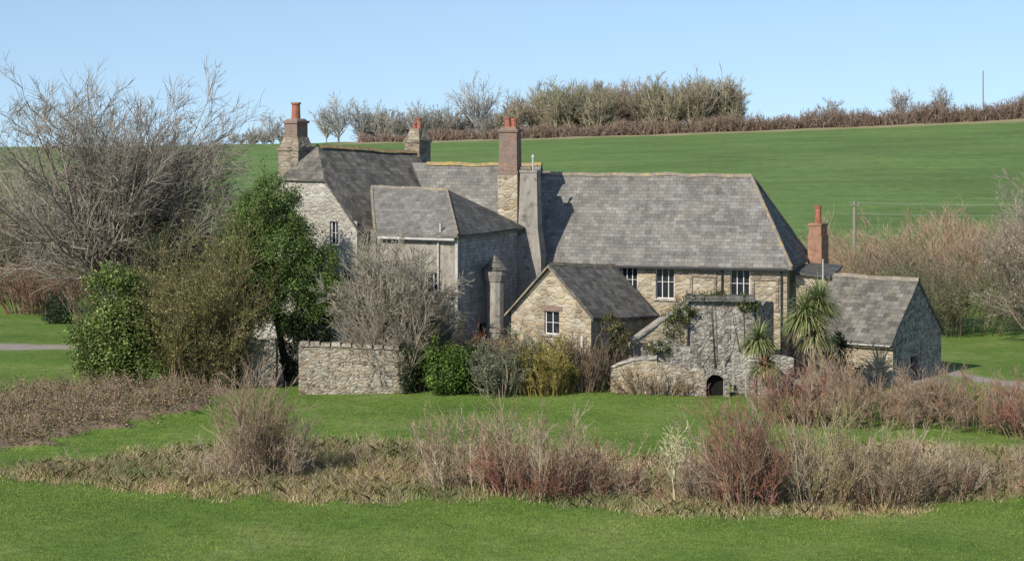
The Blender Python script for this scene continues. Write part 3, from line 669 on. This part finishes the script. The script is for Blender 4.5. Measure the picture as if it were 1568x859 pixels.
pb=PB();pb.box((3.0,93.9),(1,0),0.07,0.07,0.7,3.2,0);pb.build('white_post',[WHITE],None)

# ------------------------------------------------------------------ TREES
UP=np.array([[0,0,1.0]])
def bare_tree(name,x,y,h,seed,col,width=1.0,levels=(8,8,7,6),trunk=0.25,lean=(0,0,0),rmin=0.012,r0=None,spread=38,leaf=None,mat=TWIG,twigcol=None,tw=0.16,limb=0.48,upz=0.35,tmin=0.45,swept=None,fan=None):
    pl=Plant(seed);z=g(x,y);r0=r0 or h*0.022;tc=twigcol or col;sw=swept or lean
    G0=pl.grow(np.array([[x,y,z-0.1]]),UP+np.array([lean]),np.array([h*trunk]),np.array([r0]),4,0.05,lean,0.75,col)
    P,d,l,R=pl.kids(G0,levels[0],tmin,spread,1.0,0.55,rmin)
    l=h*limb*pl.r.uniform(0.75,1.15,len(l));d[:,2]+=upz
    d[:,:2]*=width
    if fan:
        n=levels[0];az=np.arange(n)*2.39996+pl.r.normal(size=n)*0.2;inc=np.radians(fan)*np.sqrt((np.arange(n)+0.5)/n)
        d=np.stack([np.sin(inc)*np.cos(az),np.sin(inc)*np.sin(az),np.cos(inc)],1)
        l=h*limb*(1.08-0.22*inc/np.radians(fan))*pl.r.uniform(0.88,1.1,n)
    G1=pl.grow(P,d,l,R,6,0.10,(lean[0],lean[1],0.05),0.25,col)
    P,d,l,R=pl.kids(G1,levels[1],0.12,36,0.5,0.6,rmin);G2=pl.grow(P,d,l,R,4,tw,(sw[0],sw[1],0.07),0.3,col)
    P,d,l,R=pl.kids(G2,levels[2],0.1,34,0.55,0.6,rmin);G3=pl.grow(P,d,l,R,3,tw,(sw[0]*1.3,sw[1],0.05),0.5,tc)
    if levels[3]:
        P,d,l,R=pl.kids(G3,levels[3],0.1,30,0.6,0.7,rmin);G4=pl.grow(P,d,l,R,2,tw,(sw[0]*1.5,sw[1],0.03),0.5,tc)
    else: G4=G3
    if leaf:
        cols,nper,size=leaf;N=G4[0][:,1:].reshape(-1,3);N=np.repeat(N,nper,0);pl.leaves(N+pl.r.normal(size=N.shape)*size,size,cols)
    return pl.make(name,mat)
def bush(name,x,y,rx,h,seed,cols,n=60,kids=(6,4),spread=0.35,r=0.012,ry=None,leaf=None,trop=0.03,mat=TWIG,base=0.4,clen=0.4,wob=0.09,cang=24,z=None,hv=0.45):
    pl=Plant(seed);ry=ry or rx;q=pl.r;a=q.uniform(0,6.283,n);u=np.sqrt(q.uniform(0,1,n))
    ox=np.cos(a)*u;oy=np.sin(a)*u;S=np.stack([x+ox*rx*base,y+oy*ry*base,np.zeros(n)],1);S[:,2]=gz(S[:,0],S[:,1])-0.05 if z is None else z
    D=np.stack([ox*spread*rx/h*2,oy*spread*ry/h*2,np.ones(n)],1)+q.normal(size=(n,3))*0.1
    L=h*q.uniform(hv,1.05,n)*(1-0.25*u)*(1+0.14*np.sin(S[:,0]*1.7+seed)+0.1*np.sin(S[:,0]*4.1+seed));cols=np.array(cols)*1.25
    for ci in range(len(cols)):
        k=(np.arange(n)%len(cols))==ci
        G=pl.grow(S[k],D[k],L[k],np.full(k.sum(),r*1.8),4,wob,(0,0,trop),0.45,cols[ci])
        P,d,l,R=pl.kids(G,kids[0],0.2,cang,clen,0.7,r);G2=pl.grow(P,d,l,R,3,wob*1.3,(0,0,trop*2),0.5,cols[ci])
        if kids[1]:
            P,d,l,R=pl.kids(G2,kids[1],0.1,cang,0.6,0.8,r*0.9);G2=pl.grow(P,d,l,R,2,wob*1.3,(0,0,trop*2),0.6,cols[ci])
        if leaf:
            lc,nper,size=leaf;N=G2[0][:,1:].reshape(-1,3);N=np.repeat(N,nper,0);pl.leaves(N+pl.r.normal(size=N.shape)*size*1.2,size,lc)
    return pl.make(name,mat)
GREY=(0.25,0.215,0.17)
bare_tree('bare_tree',-20.6,112,15.4,11,GREY,1.0,(28,10,7,6),0.16,(0.0,0,0.0),0.014,0.36,46,limb=0.66,tmin=0.35,swept=(0.05,0,0),fan=44,twigcol=(0.3,0.26,0.215))
bush('undergrowth',-20.0,116,3.6,7.0,12,[(0.21,0.165,0.12),(0.17,0.14,0.09),(0.22,0.16,0.115)],n=100,kids=(8,5),spread=0.4,r=0.014,base=0.8)
bush('undergrowth',-15.3,110,3.4,8.5,13,[(0.09,0.1,0.05),(0.13,0.11,0.075)],n=90,kids=(8,5),spread=0.35,r=0.014,base=0.8,leaf=([(0.06,0.08,0.03),(0.1,0.11,0.05)],2,0.06),mat=LEAF)
bush('brown_bush',-28.5,131,2.2,2.9,14,[(0.17,0.1,0.07),(0.2,0.125,0.085)],n=120,kids=(7,4),r=0.016,base=0.9)
bush('hedgerow',-33,146,11,8.0,15,[(0.21,0.165,0.115),(0.18,0.15,0.1),(0.23,0.19,0.15)],n=380,kids=(8,4),r=0.022,base=1.0,ry=3,cang=32)
pl=Plant(16);pl.blob((-26.0,125,g(-26,125)+0.8),(0.9,0.9,1.0),60,60,0.06,[(0.03,0.05,0.02),(0.045,0.065,0.03)],0.16);pl.make('round_shrub',LEAF)
# evergreen tree
EV=[(0.095,0.155,0.032),(0.12,0.185,0.042),(0.065,0.11,0.025),(0.16,0.21,0.06)]
pl=Plant(21)
G0=pl.grow(np.array([[-10.0,97.6,0.7],[-9.2,97.4,0.7]]),np.array([[-0.1,0,1.0],[0.15,0,1.0]]),np.array([7.0,4.5]),np.array([0.22,0.18]),5,0.06,(0,0,0.05),0.4,(0.1,0.08,0.06))
P,d,l,R=pl.kids(G0,14,0.3,50,0.35,0.4,0.03);pl.grow(P,d,l,R,3,0.1,(0,0,0.05),0.3,(0.1,0.08,0.06))
for c,rad,nc in (((-10.8,97.6,8.5),(1.3,1.4,1.5),90),((-11.6,97.6,7.3),(1.4,1.5,1.6),110),((-10.2,97.2,6.6),(1.5,1.7,1.9),120),((-8.8,97.0,5.5),(1.2,1.5,1.6),100),((-11.6,97.4,5.3),(1.4,1.5,1.5),90),((-8.2,97.2,4.4),(1.1,1.2,1.3),70),((-9.8,97.4,4.2),(1.5,1.4,1.2),80)):
    pl.blob(c,rad,nc,140,0.048,EV,0.12)
pl.make('evergreen_oak_tree',LEAF)
pl=Plant(22)
for c,rad,nc in (((-17.3,94.5,4.9),(0.9,1.0,1.5),80),((-17.6,94.3,2.9),(1.3,1.2,1.6),110),((-16.5,94.4,3.1),(1.1,1.1,1.6),90),((-17.0,94.3,1.7),(1.5,1.3,0.9),90)):
    pl.blob(c,rad,nc,95,0.058,[(0.11,0.165,0.03),(0.16,0.215,0.05),(0.07,0.11,0.025),(0.28,0.32,0.1)],0.17)
G0=pl.grow(np.tile([[-17.1,94.5,0.7]],(5,1)),UP+pl.r.normal(size=(5,3))*0.15,np.full(5,4.0),np.full(5,0.07),4,0.05,(0,0,0.05),0.4,(0.1,0.08,0.06))
pl.make('laurel_bush',LEAF)
bush('olive_shrub',-13.7,95.4,2.7,6.8,23,[(0.17,0.14,0.065),(0.21,0.165,0.09)],n=100,kids=(9,5),spread=0.36,r=0.012,base=0.65,leaf=([(0.19,0.2,0.06),(0.14,0.16,0.045),(0.27,0.24,0.09)],4,0.042),mat=LEAF,cang=32)
bush('olive_shrub',-12.7,94.6,1.0,2.9,24,[(0.18,0.15,0.075),(0.28,0.22,0.155)],n=50,kids=(8,5),spread=0.34,r=0.011,base=0.7,leaf=([(0.2,0.2,0.07),(0.27,0.22,0.1)],3,0.038),mat=LEAF,cang=32)
bare_tree('lichened_shrub_tree',-5.6,95.3,7.8,31,(0.33,0.29,0.225),1.0,(18,9,8,6),0.10,(0.0,0,0),0.013,0.12,44,leaf=([(0.38,0.34,0.25),(0.3,0.25,0.18)],1,0.022),limb=0.60,tmin=0.2,fan=30)
bush('lichened_shrub_tree',-5.2,94.6,1.9,5.2,32,[(0.29,0.25,0.19),(0.23,0.185,0.14)],n=70,kids=(8,6),spread=0.3,r=0.011,base=0.7,cang=32)
bush('dark_shrub',-4.0,94.6,0.9,3.2,33,[(0.1,0.1,0.06)],n=36,kids=(8,5),r=0.012,base=0.8,leaf=([(0.06,0.075,0.03),(0.09,0.1,0.04)],3,0.045),mat=LEAF)
def leafy(name,seed,blobs,cols,size=0.05,per=85,sig=0.17):
    pl=Plant(seed)
    for c,rad,nc in blobs:
        pl.blob(c,rad,nc,per,size,cols,sig)
        G0=pl.grow(np.tile([[c[0],c[1],0.7]],(4,1)),UP+pl.r.normal(size=(4,3))*0.25,np.full(4,max(0.6,c[2]-0.7)),np.full(4,0.03),3,0.05,(0,0,0.05),0.4,(0.08,0.065,0.05))
    return pl.make(name,LEAF)
leafy('gateway_shade_leaves',40,[((-9.7,96.6,2.2),(0.65,0.6,1.6),60),((-8.9,96.8,3.2),(0.9,0.6,1.0),50)],[(0.02,0.03,0.012),(0.035,0.05,0.018)])  # near-black leaves put in to stand for tree shade in the gateway
leafy('ivy',41,[((-4.45,93.5,2.0),(0.45,0.5,1.15),40)],[(0.035,0.055,0.02),(0.055,0.075,0.03)])
leafy('euonymus_bush',42,[((-3.1,93.2,1.9),(0.75,0.7,1.1),60),((-2.3,93.4,1.8),(0.7,0.7,0.95),45)],[(0.1,0.17,0.03),(0.155,0.23,0.04),(0.06,0.1,0.02)])
leafy('dark_hedge',43,[((-1.9,94.0,1.8),(1.0,0.6,1.05),60)],[(0.035,0.05,0.02),(0.05,0.07,0.028)])
bush('grey_green_shrub',-0.45,93.2,1.25,2.9,44,[(0.18,0.17,0.12),(0.14,0.14,0.09)],n=80,kids=(8,5),r=0.011,base=0.8,leaf=([(0.2,0.22,0.14),(0.16,0.18,0.1),(0.27,0.27,0.19)],2,0.036),mat=LEAF)
bush('willow_shrub',1.55,93.0,1.3,2.6,45,[(0.33,0.26,0.09),(0.26,0.2,0.07)],n=80,kids=(8,5),r=0.011,base=0.8,leaf=([(0.32,0.29,0.07),(0.24,0.23,0.06)],1,0.035),mat=LEAF)
bush('orange_shrub',-1.6,96.0,1.3,2.9,46,[(0.34,0.15,0.06),(0.24,0.16,0.09)],n=50,kids=(7,4),r=0.011,base=0.8)
bush('brown_shrub',3.4,93.6,1.0,2.4,47,[(0.17,0.12,0.085),(0.12,0.095,0.06)],n=60,kids=(7,4),r=0.011,base=0.8)
leafy('ivy',48,[((4.6,94.3,3.0),(0.5,0.4,0.9),34),((4.2,94.6,3.7),(0.3,0.3,0.4),14)],[(0.08,0.1,0.035),(0.12,0.12,0.05),(0.17,0.13,0.06)],0.045,55)
leafy('ivy',49,[((6.95,96.1,3.2),(0.45,0.4,1.0),40),((7.5,96.1,4.0),(0.5,0.4,0.5),26),((10.4,96.1,4.3),(0.5,0.4,0.35),20),((9.0,96.2,4.75),(1.4,0.3,0.1),22),((6.4,93.9,2.7),(0.7,0.3,0.35),22)],[(0.1,0.12,0.04),(0.14,0.15,0.05),(0.065,0.08,0.03)],0.045,50)
bush('brown_shrub',6.0,92.3,1.5,1.2,50,[(0.19,0.14,0.09),(0.24,0.17,0.1)],n=50,kids=(6,4),r=0.010,base=1.0,ry=0.4)
# cordyline palms
def cordyline(name,x,y,heads,seed):
    pl=Plant(seed);z=g(x,y)
    for (hx,hy,hz,R,n) in heads:
        A=np.array([[x,y,z-0.1]]);D=np.array([[hx-x,hy-y,hz-z]]);L=np.linalg.norm(D)
        pl.grow(A,D,np.array([L]),np.array([0.13]),6,0.01,(0,0,0),0.75,(0.22,0.18,0.13))
        q=pl.r;d=nrm(q.normal(size=(n,3)));d[:,2]=np.abs(d[:,2])*1.2-0.55;d=nrm(d)
        P=np.array([[hx,hy,hz]])+d*0.08;side=nrm(np.cross(d,UP));L_=R*q.uniform(0.7,1.15,(n,1))
        nseg=5;pts=[P];dd=d.copy()
        for i in range(nseg):
            dd=nrm(dd+np.array([[0,0,-0.10-0.06*i]]));pts.append(pts[-1]+dd*L_/nseg)
        wd=[0.025,0.036,0.036,0.03,0.02,0.004]
        cols=np.array([(0.2,0.25,0.08),(0.14,0.19,0.06),(0.28,0.31,0.13),(0.32,0.29,0.15)])[q.integers(0,4,n)]*q.uniform(0.6,1.3,(n,1))
        cols[d[:,2]<-0.3]=np.array([0.3,0.24,0.14])
        V=np.stack([np.stack([pts[i]-side*wd[i]*0.8,pts[i]+side*wd[i]*0.8],1) for i in range(6)],1)
        b=(np.arange(n)*12)[:,None,None];F=np.array([[2*i,2*i+1,2*i+3,2*i+2] for i in range(5)])[None]+b
        pl.add(V.reshape(-1,3),F.reshape(-1,4),np.repeat(cols,12,axis=0))
    return pl.make(name,LEAF)
cordyline('cabbage_palm',12.8,91.6,[(12.35,91.6,4.3,1.4,600),(12.95,91.9,4.8,1.25,500),(12.7,91.3,3.5,1.15,350)],51)
cordyline('cabbage_palm',10.7,91.4,[(10.35,91.4,3.25,1.1,400),(10.6,91.3,2.2,0.9,280)],52)
leafy('dark_shrub',53,[((14.1,94.6,2.3),(0.6,0.5,0.9),40),((14.3,94.4,1.3),(0.7,0.6,0.7),30)],[(0.03,0.045,0.02),(0.06,0.07,0.03)])
# ---- foreground shrubs
RED=[(0.22,0.095,0.068),(0.27,0.14,0.1),(0.2,0.11,0.08)]
TAN=[(0.33,0.26,0.17),(0.27,0.2,0.13),(0.38,0.31,0.22)]
BRN=[(0.26,0.19,0.13),(0.21,0.15,0.1),(0.3,0.22,0.155)]
bush('dry_weeds',-2,74.2,15,0.95,160,TAN+BRN,n=480,kids=(5,3),spread=0.03,r=0.007,base=1.0,ry=4.4,hv=0.3,cang=34)
bush('dry_weeds',9,71.0,10,1.1,161,TAN+RED,n=450,kids=(5,3),spread=0.03,r=0.007,base=1.0,ry=4.4,hv=0.3,cang=34)
bush('willow_shrub',-8.6,73.0,1.0,3.7,61,BRN,n=60,kids=(8,5),spread=0.34,r=0.008,base=0.7,cang=28,hv=0.35)
bush('willow_shrub',-7.7,73.3,1.0,2.3,62,TAN,n=50,kids=(8,5),spread=0.36,r=0.008,base=0.8,cang=30,hv=0.3)
bush('dry_weeds',-9.8,73.2,1.3,1.5,162,TAN,n=70,kids=(6,4),spread=0.36,r=0.008,base=0.9,cang=30)
bush('willow_shrub',-1.4,69.8,1.2,3.0,63,TAN+BRN,n=65,kids=(7,4),spread=0.3,r=0.008,base=0.95,cang=28,hv=0.3)
bush('willow_shrub',0.8,69.7,1.9,3.1,64,BRN+TAN,n=95,kids=(7,5),spread=0.28,r=0.008,base=1.0,cang=28,hv=0.35)
bush('red_dogwood_shrub',0.7,68.9,1.6,1.7,65,RED,n=100,kids=(7,4),spread=0.36,r=0.009,base=0.9,cang=28)
bush('bramble',2.8,70.0,1.6,1.4,66,RED+BRN+TAN,n=100,kids=(7,4),spread=0.5,r=0.009,base=0.9,cang=34)
bush('red_dogwood_shrub',7.3,67.2,1.25,3.7,67,RED+BRN,n=95,kids=(8,5),spread=0.38,r=0.009,base=0.7,cang=28,hv=0.35)
bush('willow_shrub',6.2,68.0,1.0,2.0,167,BRN+TAN,n=60,kids=(7,4),spread=0.4,r=0.008,base=0.8,cang=30)
bush('willow_shrub',9.2,67.8,1.6,3.1,68,TAN+[(0.26,0.24,0.1)],n=75,kids=(7,4),spread=0.6,r=0.009,base=0.6)
bush('willow_shrub',11.7,68.2,1.7,2.9,69,TAN+BRN,n=75,kids=(7,4),spread=0.6,r=0.009,base=0.7)
bush('willow_shrub',13.6,69.5,1.3,2.0,70,BRN+TAN,n=60,kids=(7,4),spread=0.5,r=0.008,base=0.8)
bush('bramble',16.8,72,2.6,1.5,71,BRN+TAN,n=140,kids=(7,5),spread=0.45,r=0.008,base=1.0,cang=34)
bare_tree('sapling',5.0,66.8,3.3,72,(0.55,0.5,0.3),0.8,(10,4,3,0),0.4,(0,0,0.02),0.013,0.055,30,limb=0.42)
bush('red_dogwood_shrub',11.0,84,1.3,2.3,73,RED+BRN,n=80,kids=(8,5),spread=0.36,r=0.010,base=0.8,cang=28)
bush('willow_shrub',12.9,88.5,0.9,3.2,77,TAN+BRN,n=50,kids=(7,4),spread=0.34,r=0.010,base=0.7)
bush('willow_shrub',14.2,84.5,2.6,2.2,74,BRN+[(0.28,0.185,0.12)],n=170,kids=(8,5),spread=0.3,r=0.009,base=1.0,cang=30)
bush('willow_shrub',17.6,84.0,2.6,2.1,75,BRN+[(0.3,0.18,0.11)],n=170,kids=(8,5),spread=0.3,r=0.009,base=1.0,cang=30)
bush('red_dogwood_shrub',20.0,81.0,1.7,2.2,76,RED+BRN,n=100,kids=(8,5),spread=0.36,r=0.009,base=1.0,cang=28)
# ---- right middle distance
bush('willow_bed',33,150,15,4.9,81,[(0.33,0.225,0.155),(0.28,0.19,0.13),(0.38,0.28,0.2)],n=560,kids=(9,4),spread=0.25,r=0.015,base=1.0,ry=6,cang=30)
bush('willow_bed',52,165,14,6.0,82,[(0.31,0.22,0.15),(0.37,0.27,0.19)],n=350,kids=(8,4),spread=0.25,r=0.017,base=1.0,ry=6,cang=30)
bush('thicket',24.5,120,3.8,4.8,83,[(0.17,0.17,0.09),(0.22,0.18,0.125)],n=150,kids=(8,5),r=0.013,base=1.0,leaf=([(0.13,0.15,0.065),(0.17,0.17,0.085)],1,0.05),mat=LEAF,cang=34)
bush('thicket',20.5,127,3.0,4.6,84,[(0.24,0.17,0.12),(0.2,0.16,0.1)],n=110,kids=(8,5),r=0.013,base=1.0,cang=34)
bare_tree('blossom_tree',26.6,112,7.8,85,(0.33,0.27,0.2),1.1,(14,8,6,5),0.15,(0,0,0),0.013,0.12,45,leaf=([(0.55,0.48,0.38),(0.38,0.32,0.22)],1,0.035),mat=LEAF,fan=42,limb=0.58)
bare_tree('bare_tree',28.3,118,10.5,86,(0.32,0.28,0.22),1.0,(12,7,6,5),0.25,(0,0,0),0.013,0.12,38,fan=36,limb=0.52)
# ---- hill-top hedge and trees
pl=Plant(91);n=8000;x=pl.r.uniform(-28,140,n);y=398+pl.r.normal(size=n)*1.0
hh=np.interp(x,[-28,0,45,95,140],[2.2,2.8,3.7,4.5,4.6])*(0.9+0.15*np.sin(x*0.35)+0.1*np.sin(x*1.3))
S=np.stack([x,y,gz(x,y)-0.2],1);D=UP+pl.r.normal(size=(n,3))*0.35
for k,c in enumerate([(0.26,0.175,0.13),(0.22,0.165,0.125),(0.32,0.24,0.18)]):
    q=np.arange(n)%3==k;G1=pl.grow(S[q],D[q],hh[q]*pl.r.uniform(0.5,1.0,q.sum()),np.full(q.sum(),0.05),3,0.2,(0,0,0),0.6,c)
    P,d,l,R=pl.kids(G1,6,0.15,50,0.3,0.7,0.035);pl.grow(P,d,l,R,2,0.25,(0,0,0),0.6,c)
pl.make('hilltop_hedge',TWIG)
def far_trees(name,items,seed,cols,levels=(7,6,5,0),r=0.05):
    pl=Plant(seed)
    for (x,y,h,wd) in items:
        z=g(x,y);col=np.array(cols[pl.r.integers(len(cols))])*pl.r.uniform(0.8,1.2)
        G0=pl.grow(np.array([[x,y,z-0.3]]),UP,np.array([h*0.25]),np.array([h*0.02]),2,0.04,(0,0,0),0.8,col)
        P,d,l,R=pl.kids(G0,levels[0],0.2,38*wd,1,0.6,r)
        m=levels[0];az=np.arange(m)*2.39996+pl.r.uniform(0,6);inc=np.radians(44*wd)*np.sqrt((np.arange(m)+0.4)/m)
        d=np.stack([np.sin(inc)*np.cos(az),np.sin(inc)*np.sin(az),np.cos(inc)],1);l=h*0.6*(1.05-0.2*inc/inc.max())*pl.r.uniform(0.85,1.1,m)
        G1=pl.grow(P,d,l,R,4,0.08,(0,0,0.04),0.4,col);P,d,l,R=pl.kids(G1,levels[1],0.1,34,0.38,0.6,r);G2=pl.grow(P,d,l,R,2,0.12,(0,0,0.05),0.6,col)
        P,d,l,R=pl.kids(G2,levels[2],0.0,34,0.6,0.7,r*0.8);pl.grow(P,d,l,R,2,0.12,(0,0,0.05),0.5,col)
    return pl.make(name,TWIG)
r=np.random.default_rng(5)
it=[]
for i in range(110):
    x=r.uniform(-2,43);top=np.interp(x,[-2,2,6,12,16,20,24,28,34,40,43],[6.5,9,10.6,12.4,11.2,9.6,12.3,10.6,10.8,11,8])*(1+0.08*math.sin(x*1.3));it.append((x,r.uniform(403,425),top*r.uniform(0.82,1.15)*1.06,0.75))
far_trees('hilltop_copse',it,92,[(0.34,0.29,0.205),(0.35,0.275,0.2),(0.29,0.265,0.175),(0.31,0.285,0.18)],(10,9,6,0),0.04)
it=[(r.uniform(-30,-2),r.uniform(404,420),r.uniform(4.8,9.0),1.0) for i in range(56)]+[(r.uniform(-54,-38),r.uniform(404,420),r.uniform(2.8,4.2),1.1) for i in range(12)]
far_trees('distant_trees',it,93,[(0.32,0.3,0.255),(0.36,0.33,0.285),(0.27,0.25,0.2)],(9,8,5,0),0.04)
far_trees('distant_trees',[(-32.5,408,11.2,1.1),(-6.5,408,14.2,0.95),(-45,410,7.0,1.2),(59,404,6.5,0.8),(72,404,8.0,0.6),(79.5,404,8.0,0.7),(-28.5,408,9.2,1),(-18,406,9,1),(-35,410,9.5,1)],94,[(0.38,0.37,0.35),(0.42,0.4,0.37)],(14,10,6,0),0.04)

# ------------------------------------------------------------------ light, sky, camera
el=math.radians(34);hd=Vector((-0.60,-0.80,0)).normalized()
tosun=Vector((hd.x*math.cos(el),hd.y*math.cos(el),math.sin(el)))
sun=bpy.data.lights.new('sun','SUN');sun.energy=5.0;sun.angle=math.radians(0.5);sun.color=(1.0,0.95,0.85)
so=bpy.data.objects.new('sun',sun);COL.objects.link(so);so.rotation_euler=tosun.to_track_quat('Z','Y').to_euler()
wd=bpy.data.worlds.new('World');scene.world=wd;wd.use_nodes=True;nt=wd.node_tree
bg=nt.nodes['Background'];bg.inputs[1].default_value=0.15
sky=nt.nodes.new('ShaderNodeTexSky');sky.sky_type='NISHITA';sky.sun_disc=False;sky.sun_elevation=el
sky.sun_rotation=math.atan2(hd.x,hd.y);sky.air_density=1.0;sky.dust_density=0.3;sky.ozone_density=1.6
tc=nt.nodes.new('ShaderNodeTexCoord')
ad=node(nt,'ShaderNodeVectorMath',{0:tc.outputs['Generated'],1:(0,0,0.145)},operation='ADD')
nz=node(nt,'ShaderNodeVectorMath',{0:ad.outputs[0]},operation='NORMALIZE')
nt.links.new(nz.outputs[0],sky.inputs[0]);nt.links.new(sky.outputs[0],bg.inputs[0])
cam=bpy.data.cameras.new('camera');co=bpy.data.objects.new('camera',cam);COL.objects.link(co);scene.camera=co
co.location=(0,0,12.9);co.rotation_euler=(math.radians(90),0,0)
cam.sensor_width=36;cam.lens=36*3333.3/1568;cam.shift_y=-259.5/1568;cam.clip_end=6000;cam.clip_start=1
scene.view_settings.view_transform='Standard';scene.view_settings.look='None';scene.view_settings.exposure=0
